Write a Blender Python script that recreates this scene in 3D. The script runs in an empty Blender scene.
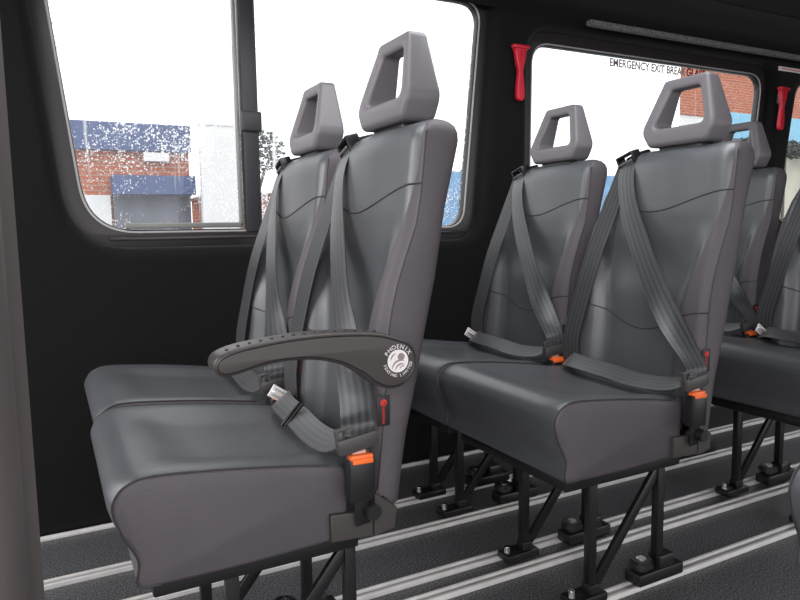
import bpy, bmesh, math, random
from mathutils import Vector, Matrix
random.seed(4)
COL = bpy.context.scene.collection
PI = math.pi

# ------------------------------------------------------------------ materials
def nodes(name):
    m = bpy.data.materials.new(name); m.use_nodes = True
    nt = m.node_tree; b = nt.nodes['Principled BSDF']
    return m, nt, b
def N(nt, t, **kw):
    n = nt.nodes.new(t)
    for k, v in kw.items():
        if k in n.inputs: n.inputs[k].default_value = v
        else: setattr(n, k, v)
    return n
def mat(name, col, rough=.5, metal=0, spec=.5, var=0, vscale=8, bump=0, bscale=300, bdist=.001, sheen=0, coat=0):
    m, nt, b = nodes(name)
    b.inputs['Base Color'].default_value = (*col, 1)
    b.inputs['Roughness'].default_value = rough
    b.inputs['Metallic'].default_value = metal
    b.inputs['Specular IOR Level'].default_value = spec
    b.inputs['Sheen Weight'].default_value = sheen
    b.inputs['Coat Weight'].default_value = coat
    tc = N(nt, 'ShaderNodeTexCoord')
    if var:
        n = N(nt, 'ShaderNodeTexNoise', Scale=vscale, Detail=5.0)
        nt.links.new(tc.outputs['Object'], n.inputs['Vector'])
        r = N(nt, 'ShaderNodeMapRange'); r.inputs['To Min'].default_value = 1-var; r.inputs['To Max'].default_value = 1+var
        r.inputs['From Min'].default_value = .25; r.inputs['From Max'].default_value = .75
        nt.links.new(n.outputs['Fac'], r.inputs['Value'])
        mx = N(nt, 'ShaderNodeVectorMath', operation='SCALE'); mx.inputs[0].default_value = col
        nt.links.new(r.outputs[0], mx.inputs['Scale']); nt.links.new(mx.outputs[0], b.inputs['Base Color'])
    if bump:
        v = N(nt, 'ShaderNodeTexVoronoi', Scale=bscale)
        nt.links.new(tc.outputs['Object'], v.inputs['Vector'])
        bp = N(nt, 'ShaderNodeBump', Strength=bump, Distance=bdist)
        nt.links.new(v.outputs['Distance'], bp.inputs['Height']); nt.links.new(bp.outputs[0], b.inputs['Normal'])
    return m

M = {}
M['vinyl'] = mat('charcoal_vinyl', (.076, .080, .088), .38, spec=.8, var=.08, vscale=9, bump=.2, bscale=420, bdist=.0012)
M['side'] = mat('grey_side_vinyl', (.088, .077, .086), .55, spec=.4, var=.06, vscale=12, bump=.4, bscale=420, bdist=.001)
M['piping'] = mat('seam_thread', (.030, .028, .032), .6)
M['pipelight'] = mat('light_stitch', (.20, .19, .21), .6)
M['plastic'] = mat('grey_plastic', (.150, .138, .150), .42, spec=.45, bump=.15, bscale=900, bdist=.0005)
M['black'] = mat('black_plastic', (.012, .012, .013), .35)
M['blackmetal'] = mat('black_painted_metal', (.010, .010, .011), .32, spec=.5)
M['brownmetal'] = mat('bracket_cover', (.050, .043, .042), .5)
M['tonguep'] = mat('tongue_plastic', (.055, .050, .050), .4)
M['chrome'] = mat('bright_steel', (.75, .75, .76), .25, metal=1)
M['alu'] = mat('aluminium_track', (.78, .75, .74), .45, metal=.2, var=.12, vscale=20)
M['alud'] = mat('track_slot', (.42, .41, .41), .5, metal=.6)
M['tonguesteel'] = mat('latch_steel', (.62, .42, .36), .4)
M['orange'] = mat('orange_button', (.95, .17, .03), .35)
M['red'] = mat('red_plastic', (.62, .012, .035), .38)
M['redtag'] = mat('red_print', (.75, .03, .03), .5)
M['white'] = mat('white_print', (.80, .76, .76), .5)
M['logogrey'] = mat('logo_grey', (.26, .20, .20), .5)
M['tag'] = mat('black_tag', (.018, .015, .016), .5)
M['gasket'] = mat('window_rubber', (.024, .020, .022), .35, spec=.5)
M['bead'] = mat('pale_seal_bead', (.42, .40, .40), .3)
M['winframe'] = mat('window_frame_grey', (.20, .20, .19), .35)
M['post'] = mat('post_rubber', (.028, .028, .033), .45)
M['lining'] = mat('black_felt_lining', (.0036, .0035, .0037), .8, spec=.2, var=.5, vscale=160, bump=.6, bscale=600, bdist=.001, sheen=.10)
M['ceil'] = mat('ceiling_felt', (.02, .02, .021), .9, var=.3, vscale=120)
M['striptrim'] = mat('grey_carpet_edge', (.16, .155, .15), .9, var=.6, vscale=110, bump=.8, bscale=150, bdist=.004)
M['pillar'] = mat('grey_moulded_trim', (.105, .088, .086), .6, var=.12, vscale=3)
M['concrete'] = mat('pale_render', (.80, .80, .80), .8, var=.05, vscale=1)
M['bluefascia'] = mat('blue_fascia', (.065, .10, .23), .6, var=.15, vscale=2)
M['shutter'] = mat('grey_shutter', (.16, .17, .21), .6, var=.3, vscale=3)
M['paleblue'] = mat('pale_blue_paint', (.22, .52, .72), .6, var=.1, vscale=3)
M['bluewall'] = mat('blue_hoarding_paint', (.13, .30, .52), .6, var=.25, vscale=5)
M['cream'] = mat('cream_wall', (.62, .60, .50), .8, var=.1, vscale=2)
M['leaf'] = mat('dark_leaves', (.05, .07, .06), .8, var=.5, vscale=10)
M['bark'] = mat('bark', (.09, .07, .06), .9, var=.4, vscale=6)
M['asphalt'] = mat('wet_asphalt', (.16, .16, .165), .4, var=.2, vscale=4)

def floor_mat():
    m, nt, b = nodes('speckled_floor_vinyl')
    tc = N(nt, 'ShaderNodeTexCoord')
    n = N(nt, 'ShaderNodeTexNoise', Scale=260.0, Detail=3.0)
    nt.links.new(tc.outputs['Object'], n.inputs['Vector'])
    r = N(nt, 'ShaderNodeValToRGB')
    r.color_ramp.elements[0].position = .42; r.color_ramp.elements[0].color = (.017, .017, .019, 1)
    r.color_ramp.elements[1].position = .70; r.color_ramp.elements[1].color = (.25, .25, .26, 1)
    nt.links.new(n.outputs['Fac'], r.inputs[0]); nt.links.new(r.outputs[0], b.inputs['Base Color'])
    b.inputs['Roughness'].default_value = .5
    return m
M['floor'] = floor_mat()

def web_mat():   # woven seat belt: fine lengthwise stripes from the ribbon's own UVs
    m, nt, b = nodes('belt_webbing')
    uv = N(nt, 'ShaderNodeTexCoord')
    w = N(nt, 'ShaderNodeTexWave', Scale=1.4, Distortion=0.0); w.bands_direction = 'X'
    nt.links.new(uv.outputs['UV'], w.inputs['Vector'])
    n = N(nt, 'ShaderNodeTexNoise', Scale=2.2, Detail=2.0)
    tc = N(nt, 'ShaderNodeTexCoord'); nt.links.new(tc.outputs['Object'], n.inputs['Vector'])
    r = N(nt, 'ShaderNodeValToRGB')
    r.color_ramp.elements[0].color = (.020, .021, .023, 1); r.color_ramp.elements[1].color = (.050, .051, .056, 1)
    nt.links.new(w.outputs['Fac'], r.inputs[0]); nt.links.new(r.outputs[0], b.inputs['Base Color'])
    b.inputs['Roughness'].default_value = .32
    b.inputs['Sheen Weight'].default_value = .2
    w2 = N(nt, 'ShaderNodeTexWave', Scale=60.0, Distortion=0.5); w2.bands_direction = 'DIAGONAL'
    nt.links.new(uv.outputs['UV'], w2.inputs['Vector'])
    bp = N(nt, 'ShaderNodeBump', Strength=.15, Distance=.0006)
    nt.links.new(w2.outputs['Fac'], bp.inputs['Height']); nt.links.new(bp.outputs[0], b.inputs['Normal'])
    return m
M['web'] = web_mat()

def brick_mat():
    m, nt, b = nodes('red_brick')
    tc = N(nt, 'ShaderNodeTexCoord')
    mp = N(nt, 'ShaderNodeMapping'); mp.inputs['Rotation'].default_value = (PI/2, 0, 0)
    nt.links.new(tc.outputs['Object'], mp.inputs['Vector'])
    br = N(nt, 'ShaderNodeTexBrick', Scale=1.0)
    br.inputs['Color1'].default_value = (.48, .12, .05, 1); br.inputs['Color2'].default_value = (.36, .085, .04, 1)
    br.inputs['Mortar'].default_value = (.42, .27, .20, 1)
    br.inputs['Brick Width'].default_value = .23; br.inputs['Row Height'].default_value = .080
    br.inputs['Mortar Size'].default_value = .010
    nt.links.new(mp.outputs[0], br.inputs['Vector']); nt.links.new(br.outputs['Color'], b.inputs['Base Color'])
    b.inputs['Roughness'].default_value = .85
    return m
M['brick'] = brick_mat()

def glass_mat(name, density, streak):
    m = bpy.data.materials.new(name); m.use_nodes = True; nt = m.node_tree; nt.nodes.clear()
    out = N(nt, 'ShaderNodeOutputMaterial')
    tr = N(nt, 'ShaderNodeBsdfTransparent'); tr.inputs[0].default_value = (.97, .98, .98, 1)
    gl = N(nt, 'ShaderNodeBsdfGlossy'); gl.inputs['Roughness'].default_value = .02
    mg = N(nt, 'ShaderNodeMixShader'); mg.inputs[0].default_value = .05
    nt.links.new(tr.outputs[0], mg.inputs[1]); nt.links.new(gl.outputs[0], mg.inputs[2])
    drop = N(nt, 'ShaderNodeBsdfTranslucent'); drop.inputs[0].default_value = (.95, .96, .97, 1)
    tc = N(nt, 'ShaderNodeTexCoord')
    v = N(nt, 'ShaderNodeTexVoronoi', Scale=190.0); nt.links.new(tc.outputs['Object'], v.inputs['Vector'])
    sz = N(nt, 'ShaderNodeTexNoise', Scale=5.0, Detail=3.0); nt.links.new(tc.outputs['Object'], sz.inputs['Vector'])
    mr = N(nt, 'ShaderNodeMapRange'); mr.inputs['From Min'].default_value = .3; mr.inputs['From Max'].default_value = .75
    mr.inputs['To Min'].default_value = 0; mr.inputs['To Max'].default_value = density
    nt.links.new(sz.outputs['Fac'], mr.inputs['Value'])
    rnd = N(nt, 'ShaderNodeSeparateColor'); nt.links.new(v.outputs['Color'], rnd.inputs[0])
    mul = N(nt, 'ShaderNodeMath', operation='MULTIPLY'); nt.links.new(mr.outputs[0], mul.inputs[0]); nt.links.new(rnd.outputs[0], mul.inputs[1])
    lt = N(nt, 'ShaderNodeMath', operation='LESS_THAN'); nt.links.new(v.outputs['Distance'], lt.inputs[0]); nt.links.new(mul.outputs[0], lt.inputs[1])
    # run-down streaks
    mp = N(nt, 'ShaderNodeMapping'); mp.inputs['Scale'].default_value = (26, 26, 1.0)
    nt.links.new(tc.outputs['Object'], mp.inputs['Vector'])
    s = N(nt, 'ShaderNodeTexNoise', Scale=1.5, Detail=3.0); nt.links.new(mp.outputs[0], s.inputs['Vector'])
    gt = N(nt, 'ShaderNodeMapRange'); gt.inputs['From Min'].default_value = .60; gt.inputs['From Max'].default_value = .68
    gt.inputs['To Max'].default_value = streak
    nt.links.new(s.outputs['Fac'], gt.inputs['Value'])
    mxm = N(nt, 'ShaderNodeMath', operation='MAXIMUM'); nt.links.new(lt.outputs[0], mxm.inputs[0]); nt.links.new(gt.outputs[0], mxm.inputs[1])
    hz = N(nt, 'ShaderNodeMath', operation='MAXIMUM'); hz.inputs[1].default_value = .03
    nt.links.new(mxm.outputs[0], hz.inputs[0])
    mm = N(nt, 'ShaderNodeMixShader'); nt.links.new(hz.outputs[0], mm.inputs[0])
    nt.links.new(mg.outputs[0], mm.inputs[1]); nt.links.new(drop.outputs[0], mm.inputs[2])
    nt.links.new(mm.outputs[0], out.inputs[0])
    return m
M['glass'] = glass_mat('rain_spotted_glass', 1.15, .8)
M['glass2'] = glass_mat('lightly_spotted_glass', .45, .2)

# ------------------------------------------------------------------ mesh helpers
def link(o, parent=None):
    COL.objects.link(o)
    if parent is not None: o.parent = parent
    return o
def build(name, bm, mats, parent=None, smooth=True, angle=40):
    bmesh.ops.recalc_face_normals(bm, faces=bm.faces)
    me = bpy.data.meshes.new(name); bm.to_mesh(me); bm.free()
    if not isinstance(mats, (list, tuple)): mats = [mats]
    for m in mats: me.materials.append(M[m])
    if smooth:
        me.shade_smooth()
        try: me.set_sharp_from_angle(angle=math.radians(angle))
        except Exception: pass
    return link(bpy.data.objects.new(name, me), parent)
def tag(o, label=None, cat=None, group=None, kind=None):
    for k, v in (('label', label), ('category', cat), ('group', group), ('kind', kind)):
        if v: o[k] = v
    return o
def empty(name, loc):
    o = bpy.data.objects.new(name, None); o.location = loc; o.empty_display_size = .1
    return link(o)
def box(bm, c, s, bev=0, rot=None, mi=0, seg=2):
    mt = Matrix.Translation(c)
    if rot is not None: mt = mt @ rot
    r = bmesh.ops.create_cube(bm, size=1, matrix=mt @ Matrix.Diagonal((*s, 1)))
    vs = r['verts']; fs = list({f for v in vs for f in v.link_faces})
    for f in fs: f.material_index = mi
    if bev:
        es = list({e for v in vs for e in v.link_edges})
        bmesh.ops.bevel(bm, geom=es, offset=bev, segments=seg, affect='EDGES', profile=.5)
def frame_of(d):
    d = d.normalized(); a = Vector((0, 0, 1)) if abs(d.z) < .9 else Vector((0, 1, 0))
    u = d.cross(a).normalized(); return u, d.cross(u).normalized()
def cyl(bm, p0, p1, r, r2=None, n=20, bev=0):
    p0, p1 = Vector(p0), Vector(p1); r2 = r if r2 is None else r2
    u, v = frame_of(p1-p0)
    A = [bm.verts.new(p0+(u*math.cos(2*PI*i/n)+v*math.sin(2*PI*i/n))*r) for i in range(n)]
    B = [bm.verts.new(p1+(u*math.cos(2*PI*i/n)+v*math.sin(2*PI*i/n))*r2) for i in range(n)]
    for i in range(n): bm.faces.new((A[i], A[(i+1) % n], B[(i+1) % n], B[i]))
    fa = bm.faces.new(A); fb = bm.faces.new(B)
    if bev: bmesh.ops.bevel(bm, geom=list(fa.edges)+list(fb.edges), offset=bev, segments=2, affect='EDGES')
def bar(bm, p0, p1, w, t, side=Vector((0, 1, 0)), bev=.003):
    p0, p1 = Vector(p0), Vector(p1); d = (p1-p0); L = d.length; d.normalize()
    s = (side-d*side.dot(d)).normalized(); n = d.cross(s)
    R = Matrix((s, n, d)).transposed().to_4x4()
    box(bm, (p0+p1)/2, (w, t, L), bev, R)
def tube(bm, pts, r, n=8, closed=False):
    pts = [Vector(p) for p in pts]; rings = []
    K = len(pts); u = None
    for i, p in enumerate(pts):
        a = pts[(i-1) % K] if (closed or i > 0) else p; b = pts[(i+1) % K] if (closed or i < K-1) else p
        d = (b-a).normalized()
        if u is None: u, v = frame_of(d)
        u = (u-d*u.dot(d)).normalized(); v = d.cross(u)
        rings.append([bm.verts.new(p+(u*math.cos(2*PI*j/n)+v*math.sin(2*PI*j/n))*r) for j in range(n)])
    rng = range(K) if closed else range(K-1)
    for i in rng:
        A, B = rings[i], rings[(i+1) % K]
        for j in range(n): bm.faces.new((A[j], A[(j+1) % n], B[(j+1) % n], B[j]))
    if not closed: bm.faces.new(rings[0]); bm.faces.new(rings[-1])
def cr(pts, n, closed=False):
    """Catmull-Rom through pts, n samples per span"""
    pts = [Vector(p) for p in pts]; K = len(pts); out = []
    spans = K if closed else K-1
    for i in range(spans):
        g = (lambda k: pts[k % K]) if closed else (lambda k: pts[min(max(k, 0), K-1)])
        a, b, c, d = g(i-1), g(i), g(i+1), g(i+2)
        for j in range(n):
            t = j/n
            out.append(.5*((2*b)+(c-a)*t+(2*a-5*b+4*c-d)*t*t+(3*b-a-3*c+d)*t**3))
    if not closed: out.append(pts[-1])
    return out
def lerp_tab(tab, z):
    if z <= tab[0][0]: return tab[0][1]
    for (a, va), (b, vb) in zip(tab, tab[1:]):
        if z <= b:
            t = (z-a)/(b-a); return va+(vb-va)*t
    return tab[-1][1]
def ss(t):
    t = min(max(t, 0), 1); return t*t*(3-2*t)
def rounded(corners, n=8):
    """corners: (x, y, radius) -> rounded polygon"""
    K = len(corners); out = []
    for i in range(K):
        p = Vector(corners[i][:2]); a = Vector(corners[i-1][:2]); b = Vector(corners[(i+1) % K][:2]); r = corners[i][2]
        da = (a-p).normalized(); db = (b-p).normalized()
        if r <= 0: out.append(p); continue
        ang = da.angle(db); L = r/math.tan(ang/2)
        pa, pb = p+da*L, p+db*L
        for j in range(n+1):
            t = j/n; out.append((1-t)**2*pa+2*t*(1-t)*(p*.25+(pa+pb)*.375) + t*t*pb if False else (1-t)**2*pa+2*t*(1-t)*p+t*t*pb)
    return out
def flat(name, loops, y0, y1, bevel, mats, parent=None, bres=3, angle=50):
    """outline(s) in x,z with holes -> solid between y0 and y1"""
    cu = bpy.data.curves.new(name, 'CURVE'); cu.dimensions = '2D'; cu.fill_mode = 'BOTH'
    for lp in loops:
        s = cu.splines.new('POLY'); s.points.add(len(lp)-1)
        for q, p in zip(s.points, lp): q.co = (p[0], p[1], 0, 1)
        s.use_cyclic_u = True
    th = abs(y1-y0)
    cu.bevel_depth = bevel; cu.bevel_resolution = bres; cu.offset = -bevel
    cu.extrude = max(th/2-bevel, 0)
    o = bpy.data.objects.new(name, cu); COL.objects.link(o)
    dg = bpy.context.evaluated_depsgraph_get()
    me = bpy.data.meshes.new_from_object(o.evaluated_get(dg))
    bpy.data.objects.remove(o); bpy.data.curves.remove(cu)
    me.transform(Matrix.Translation((0, (y0+y1)/2, 0)) @ Matrix.Rotation(PI/2, 4, 'X'))
    bm = bmesh.new(); bm.from_mesh(me); bpy.data.meshes.remove(me)
    bmesh.ops.remove_doubles(bm, verts=bm.verts, dist=1e-5)
    return build(name, bm, mats, parent, angle=angle)
def text_mesh(txt, size, extr=.0004, bold=0):
    cu = bpy.data.curves.new('t', 'FONT'); cu.body = txt; cu.size = size; cu.offset = bold; cu.extrude = extr
    cu.align_x = 'CENTER'
    o = bpy.data.objects.new('t', cu); COL.objects.link(o)
    dg = bpy.context.evaluated_depsgraph_get()
    me = bpy.data.meshes.new_from_object(o.evaluated_get(dg))
    bpy.data.objects.remove(o); bpy.data.curves.remove(cu)
    return me

# ------------------------------------------------------------------ the passenger seat (local frame: x back, y away from the aisle, z up)
FRONT = [(.385, .462), (.45, .470), (.50, .476), (.56, .481), (.60, .486), (.66, .490), (.70, .494), (.74, .502), (.775, .512), (.82, .528), (.873, .549), (.92, .558), (.962, .563), (1.0, .567), (1.05, .572)]
REAR = [(.385, .511), (.45, .520), (.507, .529), (.598, .551), (.70, .573), (.78, .592), (.90, .613), (1.0, .638), (1.05, .650)]
YFAR = [(.38, .420), (.86, .420), (.93, .398), (.98, .372), (1.02, .345), (1.05, .325)]
WING = [(.38, .048), (.60, .055), (.68, .057), (.76, .045), (.84, .030), (.90, .018), (.96, .009), (1.06, .006)]
BW = .42
def back_x(y, z):
    """x of the padded front face"""
    y1 = lerp_tab(YFAR, z); d = min(y, y1-y); d = max(d, 0)
    L = 1-ss((z-.74)/.17)
    w = .030+.030*ss((.85-z)/.25)
    e = .013*ss(d/.022)+(1-L)*.014*ss(d/.16)-L*.034*ss((d-w)/.045)
    return lerp_tab(FRONT, z)-e
def backrest_mesh():
    bm = bmesh.new(); rings = []
    zs = [.385, .392]+[.41+i*.0168 for i in range(37)]+[1.030, 1.042, 1.050, 1.054, 1.056]
    inset = {1.030: .003, 1.042: .009, 1.050: .018, 1.054: .028, 1.056: .036, .385: .006}
    NF = 40
    for z in zs:
        ins = inset.get(z, 0)
        y0, y1 = 0.0, lerp_tab(YFAR, z); xs, xr = lerp_tab(FRONT, z), lerp_tab(REAR, z)
        pts = []
        for i in range(NF+1):
            wz = lerp_tab(WING, z)
            if i <= 9: y = y0+wz*(i/9)**1.4
            elif i >= NF-9: y = y1-wz*((NF-i)/9)**1.4
            else:
                t = (i-9)/(NF-18); t = .5*t+.5*(.5-.5*math.cos(PI*t)); y = y0+wz+(y1-y0-2*wz)*t
            pts.append((back_x(y, z), y, 0))
        side = []
        for k in range(1, 6): side.append((xs+(xr-.016-xs)*k/5, y1+.004*math.sin(PI*k/5.5), 1))
        side += [(xr-.004, y1-.006, 1), (xr, y1-.020, 1)]
        rear = [(xr, y0+(y1-y0)*k/6, 1) for k in range(5, 0, -1)]
        side2 = [(xr, y0+.020, 1), (xr-.004, y0+.006, 1)]
        for k in range(5, 0, -1): side2.append((xs+(xr-.016-xs)*k/5, y0-.004*math.sin(PI*k/5.5), 1))
        allp = pts+side+rear+side2
        cx, cy = (xs+xr)/2, (y0+y1)/2; ring = []
        for (x, y, m) in allp:
            dx, dy = x-cx, y-cy
            if ins:
                x = cx+dx*max(0, 1-ins/.040) if True else x
                y = cy+dy*(1-ins/((y1-y0)/2))
            zz = z+(.030*ss((.500-x)/.04) if z < .40 else 0)
            ring.append(bm.verts.new((x, y, zz)))
        rings.append((ring, [m for _, _, m in allp]))
    for (A, mi), (B, _) in zip(rings, rings[1:]):
        n = len(A)
        for i in range(n):
            f = bm.faces.new((A[i], A[(i+1) % n], B[(i+1) % n], B[i]))
            f.material_index = 0 if 9 <= i < NF-9 else 1
    bm.faces.new(rings[0][0]).material_index = 1; bm.faces.new(rings[-1][0])
    return bm
CP = [(.41, .350), (.25, .345), (.11, .346), (.078, .352), (.080, .390), (.061, .432), (.0495, .470), (.055, .491), (.071, .506), (.105, .513), (.20, .505), (.30, .492), (.38, .479), (.405, .471), (.412, .455)]
CW = .448
def cushion_pt(p, y, ins=0):
    x, z = p; d = min(y, CW-y)
    cx, cz = .23, .43
    if ins: x -= math.copysign(min(ins, abs(x-cx)), x-cx); z -= math.copysign(min(ins, abs(z-cz)), z-cz)
    t = ss((d-.012)/.03)
    if x > .33: x += .055*ss((x-.33)/.08)*t
    if z > .44:
        k = ss((z-.44)/.06)
        z += k*(.003*ss(d/.02)-.018*ss((d-.03)/.09)*ss((x-.09)/.10))
    if x < .12: x -= .006*ss(d/.04)*ss((z-.36)/.05)
    return (x, y, z)
def cushion_mesh():
    bm = bmesh.new(); prof = [(p.x, p.y) for p in cr([(a, b) for a, b in CP], 5)]
    ys = [0, .0025, .007, .013]+[.02+i*(CW-.04)/22 for i in range(23)]+[CW-.013, CW-.007, CW-.0025, CW]
    insd = {0: .006, .0025: .001, CW-.0025: .001, CW: .006}
    rings = []
    for y in ys: rings.append([bm.verts.new(cushion_pt(p, y, insd.get(y, 0))) for p in prof])
    for k, (A, B) in enumerate(zip(rings, rings[1:])):
        n = len(A)
        for i in range(n):
            f = bm.faces.new((A[i], A[(i+1) % n], B[(i+1) % n], B[i]))
            f.material_index = 1 if k in (0, len(rings)-2) else 0
    for r in (rings[0], rings[-1]):
        f = bm.faces.new(r); f.material_index = 1
    return bm
def headrest_mesh():
    out = rounded([(.084, 1.062, .02), (.256, 1.062, .02), (.286, 1.106, .038), (.238, 1.229, .018), (.108, 1.229, .018), (.064, 1.106, .038)], 6)
    inn = rounded([(.096, 1.108, .014), (.248, 1.108, .014), (.212, 1.202, .012), (.130, 1.202, .012)], 6)
    o = flat('headrest', [out, inn], -.04, .04, .012, 'plastic', bres=4)
    # outline was laid out as (y, z): turn it so the ring faces forward, then thin it towards the top
    for v in o.data.vertices:
        a, b, c = v.co
        t = ss((c-1.06)/.17)
        half = .92-.42*t
        bulge = .010*math.sin(PI*min(max((c-1.065)/.11, 0), 1))
        sgn = 1 if b > 0 else -1
        v.co = (.603+.015*t+b*half+(bulge*.4 if sgn > 0 else -bulge*.2), a, c-.003)
    return o
def ribbon(bm, pts, wid, nw=9, width=.046, th=.0014, n=8, ucurl=0):
    """pts: centre line, wid: width direction at each point"""
    P_ = cr(pts, n); W_ = cr(wid, n); uvl = bm.loops.layers.uv.verify()
    prev = None
    for i, (p, w) in enumerate(zip(P_, W_)):
        a = P_[max(i-1, 0)]; b = P_[min(i+1, len(P_)-1)]; d = (b-a).normalized()
        w = (w-d*w.dot(d)).normalized(); nr = d.cross(w)
        row = []
        for j in range(nw):
            s = j/(nw-1)-.5
            row.append((bm.verts.new(p+w*s*width+nr*th/2+nr*ucurl*(s*s)), j/(nw-1)))
        row2 = [(bm.verts.new(v.co-nr*th), s) for v, s in row]
        loop = row+row2[::-1]
        if prev:
            for j in range(len(loop)):
                k = (j+1) % len(loop)
                f = bm.faces.new((prev[j][0], prev[k][0], loop[k][0], loop[j][0]))
                us = (prev[j][1], prev[k][1], loop[k][1], loop[j][1]); vs = (i-1, i-1, i, i)
                for L, u, v in zip(f.loops, us, vs): L[uvl].uv = (u, v*.02)
        else: bm.faces.new([q[0] for q in loop])
        prev = loop
    bm.faces.new([q[0] for q in prev])
def V(*a): return Vector(a)
YV = V(0, 1, 0)

def make_seat():
    root = empty('passenger_seat', (0, 0, 0))
    cu = build('seat_cushion', cushion_mesh(), ['vinyl', 'side'], root, angle=60)
    for y in (.003, CW-.003):   # stitched seam round the two ends of the cushion
        bm = bmesh.new()
        pr = cr([(a, b) for a, b in CP[2:13]], 5)
        tube(bm, [V(*cushion_pt((p.x, p.y), y))+V(0, 0, .0004) for p in pr], .0017, 6)
        build('seam', bm, 'piping', cu)
    b = build('backrest', backrest_mesh(), ['vinyl', 'side'], root, angle=60)
    for e in (0, 1):
        bm = bmesh.new(); pts = []
        for i in range(50):
            z = .42+i*(1.030-.42)/49
            y = .001 if e == 0 else lerp_tab(YFAR, z)-.001
            pts.append((lerp_tab(FRONT, z)+.001, y, z))
        tube(bm, pts, .0016, 6); build('seam', bm, 'piping', b)
    for zc, zd in ((.942, .045), (.665, .062)):
        bm = bmesh.new(); pts = []
        for i in range(61):
            t = i/60; z = zc-zd*(.5-.5*math.cos(2*PI*t))
            y1 = lerp_tab(YFAR, z); y = .002+(y1-.004)*t
            pts.append((back_x(y, z)+.0003, y, z))
        tube(bm, pts, .0019, 6); build('seam', bm, 'piping', b)
    h = headrest_mesh(); h.parent = root
    bm = bmesh.new(); box(bm, (.603, .172, 1.048), (.04, .13, .034), .008); build('headrest_mount', bm, 'black', root)
    # base tray and legs
    bm = bmesh.new(); box(bm, (.27, .224, .330), (.34, .40, .030), .004); box(bm, (.47, .215, .37), (.06, .37, .05), .004)
    build('seat_tray', bm, 'blackmetal', root)
    for y in (.09, .33):
        for x in (.232, .447):
            bm = bmesh.new(); bar(bm, (x, y, .040), (x, y, .325), .020, .022, bev=.002)
            build('leg', bm, 'blackmetal', root)
        bm = bmesh.new(); bar(bm, (.240, y, .040), (.440, y, .285), .012, .024, bev=.002)
        build('brace', bm, 'blackmetal', root)
        bm = bmesh.new(); box(bm, (.215, y, .024), (.10, .050, .020), .004); box(bm, (.235, y, .038), (.03, .03, .03), .003)
        fc = build('foot_clamp', bm, 'blackmetal', root)
        bm = bmesh.new(); cyl(bm, (.178, y, .030), (.178, y, .050), .009, .0075, 12, .001); build('bolt', bm, 'chrome', fc)
        bm = bmesh.new(); box(bm, (.44, y, .028), (.15, .050, .030), .005); box(bm, (.462, y, .052), (.05, .04, .04), .006)
        fr = build('foot_clamp', bm, 'black', root)
        bm = bmesh.new(); cyl(bm, (.395, y, .043), (.395, y, .052), .016, n=16)
        cyl(bm, (.395, y, .052), (.395, y, .070), .030, .028, 12, .003); build('knob', bm, 'black', fr)
        bm = bmesh.new(); cyl(bm, (.395, y, .070), (.395, y, .0715), .012, n=16); build('knob_cap', bm, 'chrome', fr)
    # hinge cover plates either side
    for y, s in ((-.004, -1), (.428, 1)):
        bm = bmesh.new()
        bm.free()
        flat('side_bracket', [[(.376, .352), (.376, .398), (.452, .392), (.452, .347)]], y-.007, y+.007, .002, 'brownmetal', root)
        flat('side_bracket', [[(.453, .346), (.455, .422), (.497, .389), (.492, .353)]], y-.009, y+.009, .002, 'brownmetal', root)
    # buckle on a stalk, tongue above
    bm = bmesh.new(); R = Matrix.Rotation(.03, 4, 'Y')
    bar(bm, (.430, -.018, .375), (.424, -.022, .44), .004, .026, side=V(0, 1, 0), bev=.001)
    box(bm, (.423, -.026, .458), (.046, .025, .072), .005, R); box(bm, (.423, -.0175, .468), (.046, .008, .074), .003, R)
    bk = build('belt_buckle', bm, 'black', root)
    bm = bmesh.new(); box(bm, (.4235, -.0275, .4945), (.040, .017, .013), .003, R)
    box(bm, (.4235, -.038, .491), (.036, .003, .008), .001, R); build('release_button', bm, 'orange', bk)
    bm = bmesh.new(); cyl(bm, (.443, -.010, .398), (.443, -.036, .398), .014, n=20, bev=.002); build('pivot_cap', bm, 'black', bk)
    bm = bmesh.new()
    R2 = Matrix.Rotation(-.14, 4, 'Y')
    def tb(dx, dz, sx, sy, sz, bev):
        c = V(.419, -.024, .524)+(R2 @ V(dx, 0, dz)); box(bm, c, (sx, sy, sz), bev, R2)
    tb(0, -.004, .072, .020, .028, .005); tb(0, .024, .070, .008, .006, .002)
    tb(-.033, .010, .006, .010, .034, .002); tb(.033, .010, .006, .010, .034, .002)
    tg = build('belt_tongue', bm, 'tonguep', root)
    bm = bmesh.new(); tb(0, -.024, .024, .004, .016, .0005); build('latch_plate', bm, 'tonguesteel', tg)
    # shoulder guide
    bm = bmesh.new(); R = Matrix.Rotation(-.25, 4, 'Y') @ Matrix.Rotation(-.28, 4, 'X')
    def g(c, s, bev):
        cc = V(.580, .318, 1.038)+(R @ V(*c)); box(bm, cc, s, bev, R)
    g((.020, -.004, -.002), (.045, .056, .026), .007)
    g((-.012, 0, .016), (.030, .060, .007), .003); g((-.012, 0, -.014), (.030, .060, .006), .003)
    g((-.012, .028, .001), (.030, .007, .036), .003); g((-.012, -.028, .001), (.030, .007, .036), .003)
    gd = build('belt_guide', bm, 'black', root)
    bm = bmesh.new(); g((-.029, 0, -.003), (.003, .050, .005), .001); build('guide_bar', bm, 'plastic', gd)
    # webbing
    bm = bmesh.new()
    ribbon(bm, [(.566, .318, 1.036), (.536, .298, .980), (.513, .264, .905), (.488, .206, .82), (.468, .148, .74), (.452, .085, .66), (.438, .022, .595), (.422, -.024, .556), (.419, -.029, .532)],
           [(.10, 1, -.15), (.15, 1, .1), (.12, 1, .28), (.05, 1, .33), (0, 1, .33), (-.25, 1, .33), (-.75, .8, .3), (-1, .25, .12), (-1, 0, .14)], ucurl=.004, width=.056)
    build('shoulder_strap', bm, 'web', root)
    bm = bmesh.new()
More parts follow.
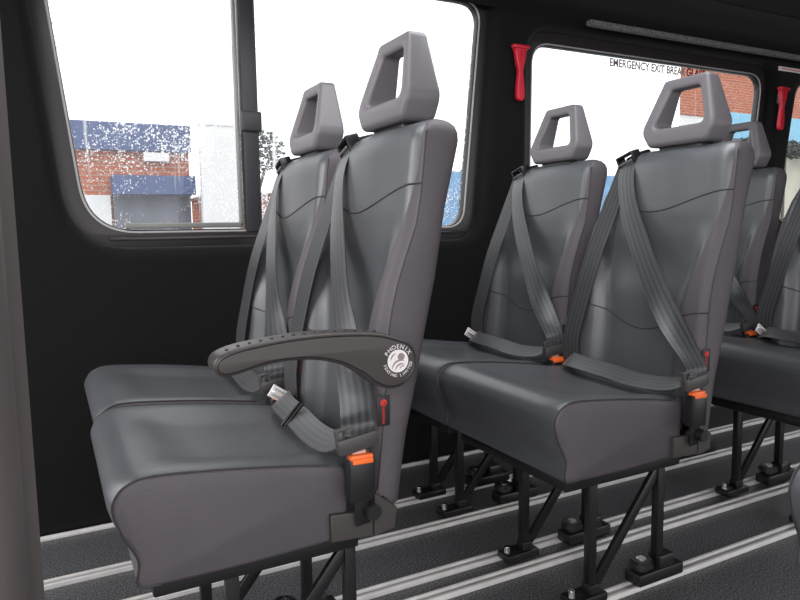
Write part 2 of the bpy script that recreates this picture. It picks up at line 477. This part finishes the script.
    ribbon(bm, [(.412, -.016, .530), (.406, -.010, .524), (.396, .03, .510), (.396, .12, .502), (.400, .22, .506), (.404, .31, .508), (.412, .36, .508), (.428, .392, .502)],
           [(1, .2, .1), (.9, -.1, .5), (.8, 0, .5), (.8, 0, .5), (.8, 0, .5), (.8, .0, .5), (.8, .1, .5), (.8, .2, .5)], ucurl=.006, width=.048)
    build('lap_strap', bm, 'web', root)
    bm = bmesh.new()
    ribbon(bm, [(.452, .400, .475), (.450, .402, .56), (.464, .384, .66), (.487, .362, .78), (.524, .342, .90), (.567, .322, 1.034)],
           [(-.25, 1, 0), (-.25, 1, .08), (-.2, 1, .1), (-.2, 1, .12), (-.15, 1, .1), (-.1, 1, -.1)], width=.050)
    build('reel_strap', bm, 'web', root)
    RA = Matrix.Rotation(.6, 4, 'Y')
    bm = bmesh.new(); box(bm, (.418, .394, .510), (.040, .005, .028), .001, RA); box(bm, (.418, .384, .510), (.036, .020, .004), .001, RA); ta = build('anchor_label', bm, 'white', root)
    bm = bmesh.new()
    for k in range(3): box(bm, V(.418, .3911, .510)+(RA @ V(0, 0, (k-1)*.007)), (.028, .0006, .0015), 0, RA)
    build('print', bm, 'logogrey', ta)['kind'] = 'stuff'
    bm = bmesh.new(); box(bm, (.452, .398, .478), (.012, .034, .05), .003); build('anchor_plate', bm, 'black', root)
    # sewn tag on the side of the backrest
    bm = bmesh.new(); box(bm, (.477, -.0062, .560), (.024, .003, .052), .0008); tt = build('sewn_tag', bm, 'tag', root)
    bm = bmesh.new()
    tube(bm, [(.477+.0050*math.cos(a*PI/9), -.0080, .574+.0050*math.sin(a*PI/9)) for a in range(18)], .0012, 5, True)
    tube(bm, [(.475, -.0080, .572), (.477, -.0080, .574), (.479, -.0080, .577)], .0014, 5)
    build('tag_emblem', bm, 'redtag', tt)
    me = text_mesh('PHOENIX', .0068, .0003); me.transform(Matrix.Translation((.4790, -.0078, .5520)) @ Matrix.Rotation(PI/2, 4, 'X') @ Matrix.Rotation(PI/2, 4, 'Z'))
    me.materials.append(M['redtag']); link(bpy.data.objects.new('tag_lettering', me), tt)
    return root

def copy_tree(o, parent=None, moved=(), dy=0):
    c = o.copy(); COL.objects.link(c); c.parent = parent
    if o in moved: c.location.y += dy
    for ch in list(o.children): copy_tree(ch, c, moved, dy)
    return c

seat = make_seat()
frame_parts = [o for o in seat.children if o.name.split('.')[0] in ('leg', 'brace', 'foot_clamp')]
outer_frame = [o for o in frame_parts if min(v.co.y for v in o.data.vertices) < .2]
SEATS = [
    ((.008, 1.0, 0), 'dark grey vinyl seat nearest the camera, with the armrest and round emblem'),
    ((.018, 1.470, 0), 'dark grey vinyl seat by the divided window, directly behind the armrest seat'),
    ((.817, 1.0, 0), 'dark grey vinyl seat in the middle row on the aisle side, no armrest'),
    ((.817, 1.46, 0), 'dark grey vinyl seat in the middle row beside the window and pillar with red hammer'),
    ((1.661, 1.0, 0), 'dark grey vinyl seat cut by the right photo edge, aisle side of the rear row'),
    ((1.661, 1.46, 0), 'dark grey vinyl window seat of the rear row, half hidden behind the middle aisle seat'),
    ((.895, .132, 0), 'dark seat across the aisle, only its rounded cushion nose showing at the lower right edge'),
]
roots = []
for i, (loc, lab) in enumerate(SEATS):
    s = seat if i == 0 else copy_tree(seat, None, outer_frame, .088 if loc[1] > 1.3 else 0)
    if i in (1, 2, 5, 6):     # no loose label on these seats' belt anchors
        for ch in list(s.children):
            if ch.name.startswith('anchor_label'):
                for g_ in list(ch.children): bpy.data.objects.remove(g_)
                bpy.data.objects.remove(ch)
    s.location = loc; tag(s, lab, 'seat', 'passenger seats in pairs'); roots.append(s)

# armrest and slider only on the nearest seat
A = roots[0]
top = [(.505, .690), (.46, .703), (.39, .709), (.32, .709), (.26, .704), (.222, .698), (.199, .688), (.1945, .672), (.206, .661), (.228, .662), (.28, .672), (.34, .672), (.39, .661), (.43, .640), (.455, .621), (.48, .611), (.508, .614), (.530, .635), (.534, .660), (.524, .680)]
out = [(.188+(p.x-.194)*.955, p.y) for p in cr(top, 5, True)]
ar = flat('armrest', [out], -.062, -.012, .006, 'plastic', A, bres=3)
ar.data.materials[0] = mat('armrest_plastic', (.050, .041, .040), .40, bump=.2, bscale=900, bdist=.0004)
inner = [(.492+(x-.40)*.93-.086, .664+(z-.664)*.80) for x, z in out]
# raised rim line following the outline on the outer face
def shrink(poly, d):
    n = len(poly); o = []
    for i in range(n):
        a = Vector(poly[i-1]); b = Vector(poly[(i+1) % n]); t = (b-a).normalized(); o.append((poly[i][0]-t.y*d, poly[i][1]+t.x*d))
    return o
cxy = shrink(out, .005)
if abs(cxy[0][1]-.66) > abs(out[0][1]-.66): cxy = shrink(out, -.005)
bm = bmesh.new(); tube(bm, [(x, -.0615, z) for x, z in cxy], .0012, 6, True); build('rim_groove', bm, 'black', ar)
bm = bmesh.new()
for i in range(15):
    t = i/14; x = .210+t*.235; z = lerp_tab([(.20, .690), (.214, .699), (.25, .704), (.306, .709), (.38, .709), (.45, .703)], x)+.0012
    cyl(bm, (x, -.044, z-.004), (x, -.044, z+.0008), .0024, n=8)
build('grip_dimple', bm, 'black', ar)['kind'] = 'stuff'
# emblem
E0 = V(.4775, -.0622, .655)
bm = bmesh.new(); cyl(bm, E0+V(0, .001, 0), E0+V(0, -.0006, 0), .0185, n=48)
em = build('emblem', bm, 'white', ar); em['label'] = 'round white wing and waves emblem'
bm = bmesh.new()
cyl(bm, E0+V(.0055, -.0005, .0065), E0+V(.0055, -.0010, .0065), .0062, n=28)
def arc(c, r, a0, a1, w, n=18, flip=1):
    pts = []
    for i in range(n+1):
        a = math.radians(a0+(a1-a0)*i/n); pts.append((c[0]+r*math.cos(a), c[1]+r*math.sin(a)))
    vs = []
    for i, (x, z) in enumerate(pts):
        ww = w*math.sin(PI*(i+.3)/(n+.6)); a = math.radians(a0+(a1-a0)*i/n)
        vs.append((bm.verts.new(E0+V(x-math.cos(a)*ww/2, -.0009, z-math.sin(a)*ww/2)), bm.verts.new(E0+V(x+math.cos(a)*ww/2, -.0009, z+math.sin(a)*ww/2))))
    for p, q in zip(vs, vs[1:]): bm.faces.new((p[0], p[1], q[1], q[0]))
arc((.004, -.014), .0150, 178, 60, .0032); arc((.006, -.016), .0110, 178, 55, .0028); arc((.0, .0), .0135, 175, 105, .0026)
arc((.009, -.015), .0065, 170, 60, .0022)
build('emblem_shapes', bm, 'logogrey', em)
bm = bmesh.new()
def ring_text(txt, a_mid, r, size, top_, step):
    n = len(txt)
    for i, ch in enumerate(txt):
        if ch == ' ': continue
        off = (i-(n-1)/2)*step
        a = math.radians(a_mid-off if top_ else a_mid+off)
        me = text_mesh(ch, size)
        rot = (a-PI/2) if top_ else (a+PI/2)
        Mx = Matrix.Translation(E0+V(math.cos(a)*r, -.0006, math.sin(a)*r)) @ Matrix.Rotation(PI/2, 4, 'X') @ Matrix.Rotation(rot, 4, 'Z') @ Matrix.Translation((0, -size*.34, 0))
        me.transform(Mx); bm.from_mesh(me); bpy.data.meshes.remove(me)
ring_text('PHOENIX', 90, .0238, .0100, True, 19.0); ring_text('SEATING LIMITED', 270, .0236, .0070, False, 11.0)
build('emblem_lettering', bm, 'white', ar, smooth=False)
bm = bmesh.new(); cyl(bm, (.480, -.014, .654), (.480, .006, .654), .022, n=24); build('pivot', bm, 'black', ar)
bm = bmesh.new()
R = Matrix.Rotation(.15, 4, 'Z') @ Matrix.Rotation(-.75, 4, 'Y')
box(bm, (.393, .235, .507), (.058, .006, .006), .002, R); box(bm, (.396, .223, .508), (.054, .004, .005), .001, R)
build('strap_slider', bm, 'black', A)

# ------------------------------------------------------------------ van shell
X0, X1 = -.62, 5.2
def struct(o): o['kind'] = 'structure'; return o
bm = bmesh.new(); box(bm, ((X0+X1)/2, .76, -.02), (X1-X0, 2.86, .04)); struct(build('floor', bm, 'floor', smooth=False))
WIN = [
    [(.112, .872, .15), (1.385, .872, .075), (1.470, 1.68, .07), (.025, 1.68, .12)],
    [(1.712, .872, .08), (3.03, .872, .08), (3.115, 1.566, .08), (1.722, 1.568, .085)],
    [(3.270, .872, .08), (4.75, .872, .08), (4.78, 1.566, .09), (3.405, 1.566, .12)],
]
def grow(c, d):
    xs = [p[0] for p in c]; zs = [p[1] for p in c]; mx = sum(xs)/4; mz = sum(zs)/4
    return [(x+math.copysign(d, x-mx), z+math.copysign(d, z-mz), r+d*.7) for x, z, r in c]
outer = [(X0, 0), (X1, 0), (X1, 1.80), (X0, 1.80)]
struct(flat('wall_right', [outer]+[rounded(grow(w, .052), 10) for w in WIN], 2.085, 2.172, .038, 'lining', bres=5, angle=70))
for k, w in enumerate(WIN):
    root = struct(empty('window_%d' % (k+1), (0, 0, 0)))
    flat('window_seal', [rounded(grow(w, .064), 10), rounded(w, 10)], 2.138, 2.174, .010, 'gasket', root)
    bm = bmesh.new()
    tube(bm, [(p.x, 2.139, p.y) for p in rounded(grow(w, .007), 12)], .0034, 6, True)
    build('seal_bead', bm, 'bead', root)
    bm = bmesh.new(); vs = [bm.verts.new((p.x, 2.158, p.y)) for p in rounded(grow(w, .02), 10)]; bm.faces.new(vs)
    pn = build('pane', bm, 'glass' if k == 0 else 'glass2', root, smooth=False)
    if k == 0:
        bm = bmesh.new(); box(bm, (.590, 2.145, 1.275), (.046, .045, .83), .006); box(bm, (.614, 2.150, 1.275), (.012, .03, .82), .002)
        po = build('divider_post', bm, 'post', root)
        bm = bmesh.new(); box(bm, (.592, 2.118, 1.205), (.064, .022, .062), .006); build('catch', bm, 'post', po)
        bm = bmesh.new(); box(bm, (.385, 2.150, .884), (.35, .024, .016), .003); box(bm, (.556, 2.150, 1.275), (.010, .024, .80), .002)
        build('pane_frame', bm, 'winframe', root)
        bm = bmesh.new(); box(bm, (.77, 2.112, .846), (1.22, .016, .010), .003); build('sill_track', bm, 'gasket', root)
    if k == 1:
        for nm, txt, xc, mt in (('lettering', 'EMERGENCY EXIT BREAK', 2.368, 'txtgrey'), ('red_lettering', 'GLASS', 2.668, 'txtred')):
            if mt not in M: M[mt] = mat(mt, (.42, .33, .35) if mt == 'txtgrey' else (.22, .01, .015), .6)
            me = text_mesh(txt, .046 if mt == 'txtgrey' else .050, .0003, .0013)
            me.transform(Matrix.Translation((xc, 2.153, 1.528)) @ Matrix.Rotation(PI/2, 4, 'X') @ Matrix.Diagonal((.89, 1, 1, 1)))
            me.materials.append(M[mt]); link(bpy.data.objects.new(nm, me), root)
# ceiling, cove, trims
bm = bmesh.new(); box(bm, ((X0+X1)/2, .76, 1.765), (X1-X0, 2.86, .05)); struct(build('ceiling', bm, 'ceil', smooth=False))
bm = bmesh.new()
pts = cr([(2.084, 1.66), (2.07, 1.69), (2.03, 1.715), (1.95, 1.732), (1.86, 1.738)], 5)
prev = None
for p in pts:
    cur = [bm.verts.new((X0, p.x, p.y)), bm.verts.new((X1, p.x, p.y))]
    if prev: bm.faces.new((prev[0], prev[1], cur[1], cur[0]))
    prev = cur
struct(build('trim_1', bm, 'lining'))
bm = bmesh.new(); box(bm, ((1.9+X1)/2, 2.030, 1.640), (X1-1.9, .030, .024), .008); struct(build('trim_2', bm, 'striptrim'))
bm = bmesh.new(); box(bm, ((X0+X1)/2, 2.080, .006), (X1-X0, .014, .012), .002); struct(build('trim_3', bm, 'alu'))
def rail(n, y, x0, x1, w=.034):
    bm = bmesh.new(); xc, L = (x0+x1)/2, x1-x0
    box(bm, (xc, y, .003), (L, w, .006), .001); box(bm, (xc, y-w*.36, .0075), (L, w*.26, .009), .0015); box(bm, (xc, y+w*.36, .0075), (L, w*.26, .009), .0015)
    box(bm, (xc, y, .0066), (L, w*.36, .0015), mi=1)
    return struct(build('trim_%d' % n, bm, ['alu', 'alud'], smooth=False))
rail(4, 1.090, X0, X1); rail(5, 1.283, X0, X1, .034); rail(6, 1.372, X0, X1, .034); rail(7, 1.605, X0, X1); rail(8, 1.796, X0, X1)
bm = bmesh.new(); box(bm, (X1+.03, .76, .87), (.06, 2.86, 1.8)); struct(build('wall_rear', bm, 'lining', smooth=False))
# grey moulded trim at the left edge
prof = [(-.53, .80), (-.22, .795), (-.12, .80), (-.078, .815), (-.056, .84), (-.046, .88), (-.049, .94), (-.073, .98), (-.53, .99)]
bm = bmesh.new(); rings = []
for z in [0, .05]+[.1+i*.05 for i in range(33)]:
    r = []
    for p in cr(prof, 4):
        q = .010*math.exp(-((p.x+.105)/.02)**2)*math.exp(-((z-.52)/.16)**2)*(1 if p.y < .86 else 0)
        r.append(bm.verts.new((p.x, p.y-q*1.5, z)))
    rings.append(r)
for A_, B_ in zip(rings, rings[1:]):
    for i in range(len(A_)-1): bm.faces.new((A_[i], A_[i+1], B_[i+1], B_[i]))
t9 = struct(build('trim_9', bm, 'pillar'))
bm = bmesh.new(); cyl(bm, (-.112, .80, .452), (-.112, .792, .452), .016, n=24); sl = build('slot', bm, 'black', t9); sl.scale = (1, 1, 1)
bm = bmesh.new(); cyl(bm, (-.110, .792, .448), (-.110, .789, .448), .004, n=12); build('screw', bm, 'chrome', t9)

# emergency hammers on the pillars
def hammer():
    root = empty('emergency_hammer', (0, 0, 0))
    pr = [(-.030, .0), (-.034, -.010), (-.026, -.020), (-.020, -.050), (-.016, -.068), (-.010, -.090), (-.011, -.105), (-.016, -.150), (-.017, -.185), (-.010, -.198), (0, -.201)]
    o = cr(pr, 3); poly = [(p.x, p.y) for p in o]+[(-p.x, p.y) for p in o[::-1][1:]]
    flat('handle', [poly], -.012, .008, .004, 'red', root)
    bm = bmesh.new(); box(bm, (0, -.006, -.006), (.074, .024, .014), .005); 
    build('hammer_head', bm, 'red', root)
    bm = bmesh.new()
    for x in (-.012, 0, .012): box(bm, (x, -.014, -.036), (.003, .004, .036), .001, Matrix.Rotation(x*6, 4, 'Y'))
    build('rib', bm, 'red', root)
    bm = bmesh.new(); box(bm, (0, .012, -.05), (.03, .014, .05), .003); build('wall_clip', bm, 'black', root)
    return root
h1 = hammer(); h1.location = (1.600, 2.066, 1.531); tag(h1, 'red emergency hammer on the black pillar between the two nearest windows', 'hammer', 'emergency hammers')
h2 = copy_tree(h1); h2.location = (3.175, 2.066, 1.505); tag(h2, 'red emergency hammer on the far pillar near the right photo edge', 'hammer', 'emergency hammers')
h2.rotation_euler = (0, .06, 0)
bm = bmesh.new(); box(bm, (3.27, 2.0825, 1.598), (.22, .006, .020), .001)
nl = build('notice_label', bm, 'white'); tag(nl, 'small white notice strip under the ceiling edge above the far hammer', 'label')
bm = bmesh.new(); box(bm, (3.27, 2.0790, 1.598), (.18, .0010, .004)); build('print', bm, 'redtag', nl, smooth=False)

# ------------------------------------------------------------------ outside
bm = bmesh.new(); box(bm, (10, 12, -.75), (90, 50, .1)); struct(build('ground', bm, 'asphalt', smooth=False))
G = -.70
def part(name, c, s, m, root, bev=0):
    bm = bmesh.new(); box(bm, c, s, bev); return build(name, bm, m, root, smooth=False)
def bx(x0, x1, z0, z1, y, d): return ((x0+x1)/2, y+d/2, (z0+z1)/2), (x1-x0, d, z1-z0)
b1 = empty('brick_unit', (0, 12, G)); tag(b1, 'low red brick unit with blue fascia and canopy beyond the divided window', 'building')
def p1(name, x0, x1, z0, z1, y, d, m):
    c, s = bx(x0, x1, z0, z1, y, d); part(name, (c[0], c[1]-12, c[2]-G), s, m, b1)
p1('wall', -4, 2.24, G, 2.30, 12, 5, 'brick'); p1('fascia', -4.1, 2.26, 2.18, 2.62, 11.85, 5.2, 'bluefascia')
p1('canopy', .98, 2.24, 1.46, 1.76, 11.5, .5, 'bluefascia'); p1('shutter', 1.0, 2.22, G, 1.46, 11.93, .06, 'shutter')
p1('rendered_panel', -1.5, .96, G, 1.46, 11.92, .07, 'concrete'); p1('wall_lamp', 1.50, 1.90, 2.02, 2.16, 11.86, .13, 'concrete')
b2 = empty('brick_house', (0, 14, G)); tag(b2, 'far brick house seen low between divider post and the nearest seats', 'building')
def p2(name, x0, x1, z0, z1, y, d, m):
    c, s = bx(x0, x1, z0, z1, y, d); part(name, (c[0], c[1]-14, c[2]-G), s, m, b2)
p2('wall', 3.38, 7.9, G, 1.62, 14, 4, 'brick')
bm = bmesh.new()
v = [bm.verts.new(q) for q in ((3.1, -.2, 1.62-G), (8.0, -.2, 1.62-G), (8.0, 2, 2.5-G), (4.2, 2, 2.5-G), (3.1, 4.2, 1.62-G), (8.0, 4.2, 1.62-G))]
bm.faces.new((v[0], v[1], v[2], v[3])); bm.faces.new((v[0], v[3], v[4])); bm.faces.new((v[3], v[2], v[5], v[4])); bm.faces.new((v[1], v[5], v[2])); bm.faces.new((v[0], v[4], v[5], v[1]))
build('roof', bm, 'concrete', b2, smooth=False)
c, s = bx(2.30, 2.90, G, 2.6, 11.3, .15)
wp = empty('white_panel', (c[0], c[1], G)); tag(wp, 'tall pale panel standing at the end of the low brick unit', 'panel')
part('board', (0, 0, c[2]-G), s, 'concrete', wp); part('cap', (0, 0, 2.6-G), (.64, .2, .06), 'concrete', wp)
b3 = empty('brick_warehouse', (0, 14, G)); tag(b3, 'tall red brick building with light blue band beyond the emergency exit window', 'building')
def p3(name, x0, x1, z0, z1, y, d, m):
    c, s = bx(x0, x1, z0, z1, y, d); part(name, (c[0], c[1]-14, c[2]-G), s, m, b3)
def prism(name, foot, z0, z1, m):
    bm = bmesh.new(); A = [bm.verts.new((x, y-14, z0-G)) for x, y in foot]; B = [bm.verts.new((x, y-14, z1-G)) for x, y in foot]
    n = len(foot)
    for i in range(n): bm.faces.new((A[i], A[(i+1) % n], B[(i+1) % n], B[i]))
    bm.faces.new(A); bm.faces.new(B); build(name, bm, m, b3, smooth=False)
prism('wall', [(16.7, 14), (40, 14), (40, 20), (25.2, 20)], 4.05, 9.5, 'brick'); prism('rendered_base', [(16.75, 14.05), (39.9, 14.05), (39.9, 19.9), (25.2, 19.9)], G, 4.05, 'concrete')
p3('blue_band', 18.6, 40, 3.45, 4.22, 13.9, .2, 'paleblue'); p3('cream_base', 19.2, 40, G, 3.0, 13.9, .2, 'cream'); prism('roof_cap', [(16.6, 13.9), (40.1, 13.9), (40.1, 20.1), (25.2, 20.1)], 9.5, 9.7, 'concrete')
# hedge along the warehouse, hoarding, small tree
def leafball(bm, c, r, n, sz):
    for _ in range(n):
        while True:
            q = V(random.uniform(-1, 1), random.uniform(-1, 1), random.uniform(-1, 1))
            if q.length <= 1: break
        p = V(*c)+V(q.x*r[0], q.y*r[1], q.z*r[2]); u = V(random.gauss(0, 1), random.gauss(0, 1), random.gauss(0, 1)).normalized(); w, t = frame_of(u)
        bm.faces.new([bm.verts.new(p+w*sz), bm.verts.new(p+t*sz*.6), bm.verts.new(p-w*sz), bm.verts.new(p-t*sz*.6)])
hd = empty('hedge', (24, 13.5, G)); tag(hd, 'dark hedge strip below the light blue band of the warehouse', 'hedge')
bm = bmesh.new()
for i in range(20): leafball(bm, (-4.8+i*.75, 0, 3.15-G), (.55, .25, .30), 260, .07)
build('foliage', bm, 'leaf', hd, smooth=False)
bm = bmesh.new()
for i in range(10): tube(bm, [(-4.5+i*1.5, 0, 0), (-4.5+i*1.5, 0, 2.9-G)], .05, 6)
build('stem', bm, 'bark', hd)
fe = empty('site_hoarding', (11.7, 14, G)); tag(fe, 'light blue hoarding seen low behind the middle row of seats', 'fence')
for i in range(8):
    part('board', (-3.0+i*.86, 0, 1.45), (.85, .05, 2.9), 'bluewall', fe)
    part('post', (-3.42+i*.86, .06, 1.47), (.07, .07, 2.95), 'bark', fe)
tr = empty('small_tree', (3.6, 12.8, G)); tag(tr, 'small dark tree showing just right of the window divider post', 'tree')
bm = bmesh.new(); tube(bm, [(0, 0, 0), (.03, 0, 1.2), (-.02, 0, 2.4), (0, 0, 3.0)], .06, 8)
tube(bm, [(0, 0, 2.1), (.2, 0, 2.7), (.35, 0, 3.0)], .03, 6); tube(bm, [(0, 0, 2.2), (-.2, .1, 2.8)], .03, 6); build('trunk', bm, 'bark', tr)
bm = bmesh.new(); leafball(bm, (0.05, 0, 3.05), (.55, .4, .42), 420, .06); build('foliage', bm, 'leaf', tr, smooth=False)

# ------------------------------------------------------------------ light
w = bpy.data.worlds.new('World'); bpy.context.scene.world = w; w.use_nodes = True
nt = w.node_tree; bg = nt.nodes['Background']; bg.inputs[1].default_value = 2.0; bg.inputs[0].default_value = (.97, .985, 1, 1)
def area(name, loc, target, size, sy, power, col=(1, 1, 1)):
    l = bpy.data.lights.new(name, 'AREA'); l.energy = power; l.shape = 'RECTANGLE'; l.size = size; l.size_y = sy; l.color = col
    o = bpy.data.objects.new(name, l); COL.objects.link(o); o.location = loc
    o.rotation_euler = (V(*target)-V(*loc)).to_track_quat('-Z', 'Y').to_euler(); o['kind'] = 'structure'
    return o
area('open_door_daylight', (-.35, -.55, 1.25), (.25, 1.0, .55), .9, .9, 13, (1, .93, .93))
area('cab_daylight', (-.95, 1.25, 1.45), (.8, 1.35, .75), 1.3, .9, 18, (1, .98, .98))
area('added_top_fill', (.9, 1.15, 1.71), (.9, 1.2, 0), 1.6, .35, 13, (.95, .98, 1))  # overhead fill added for highlights on the seat tops, not a fitted lamp

# ------------------------------------------------------------------ camera
cam = bpy.data.cameras.new('camera'); co = bpy.data.objects.new('camera', cam); COL.objects.link(co)
cam.sensor_width = 36; cam.lens = 669.583/800*36; cam.clip_start = .02; cam.clip_end = 200
yaw, pit, roll = math.radians(27.634), math.radians(6.203), math.radians(-.898)
fw = V(math.sin(yaw)*math.cos(pit), math.cos(yaw)*math.cos(pit), -math.sin(pit)); rt = V(math.cos(yaw), -math.sin(yaw), 0); up = rt.cross(fw)
r2 = rt*math.cos(roll)+up*math.sin(roll); u2 = -rt*math.sin(roll)+up*math.cos(roll)
Mx = Matrix((r2, u2, -fw)).transposed().to_4x4(); Mx.translation = (0, 0, .868); co.matrix_world = Mx
sc = bpy.context.scene; sc.camera = co
sc.view_settings.view_transform = 'Standard'; sc.view_settings.look = 'None'; sc.view_settings.exposure = 0
sc.cycles.max_bounces = 8; sc.cycles.transparent_max_bounces = 12
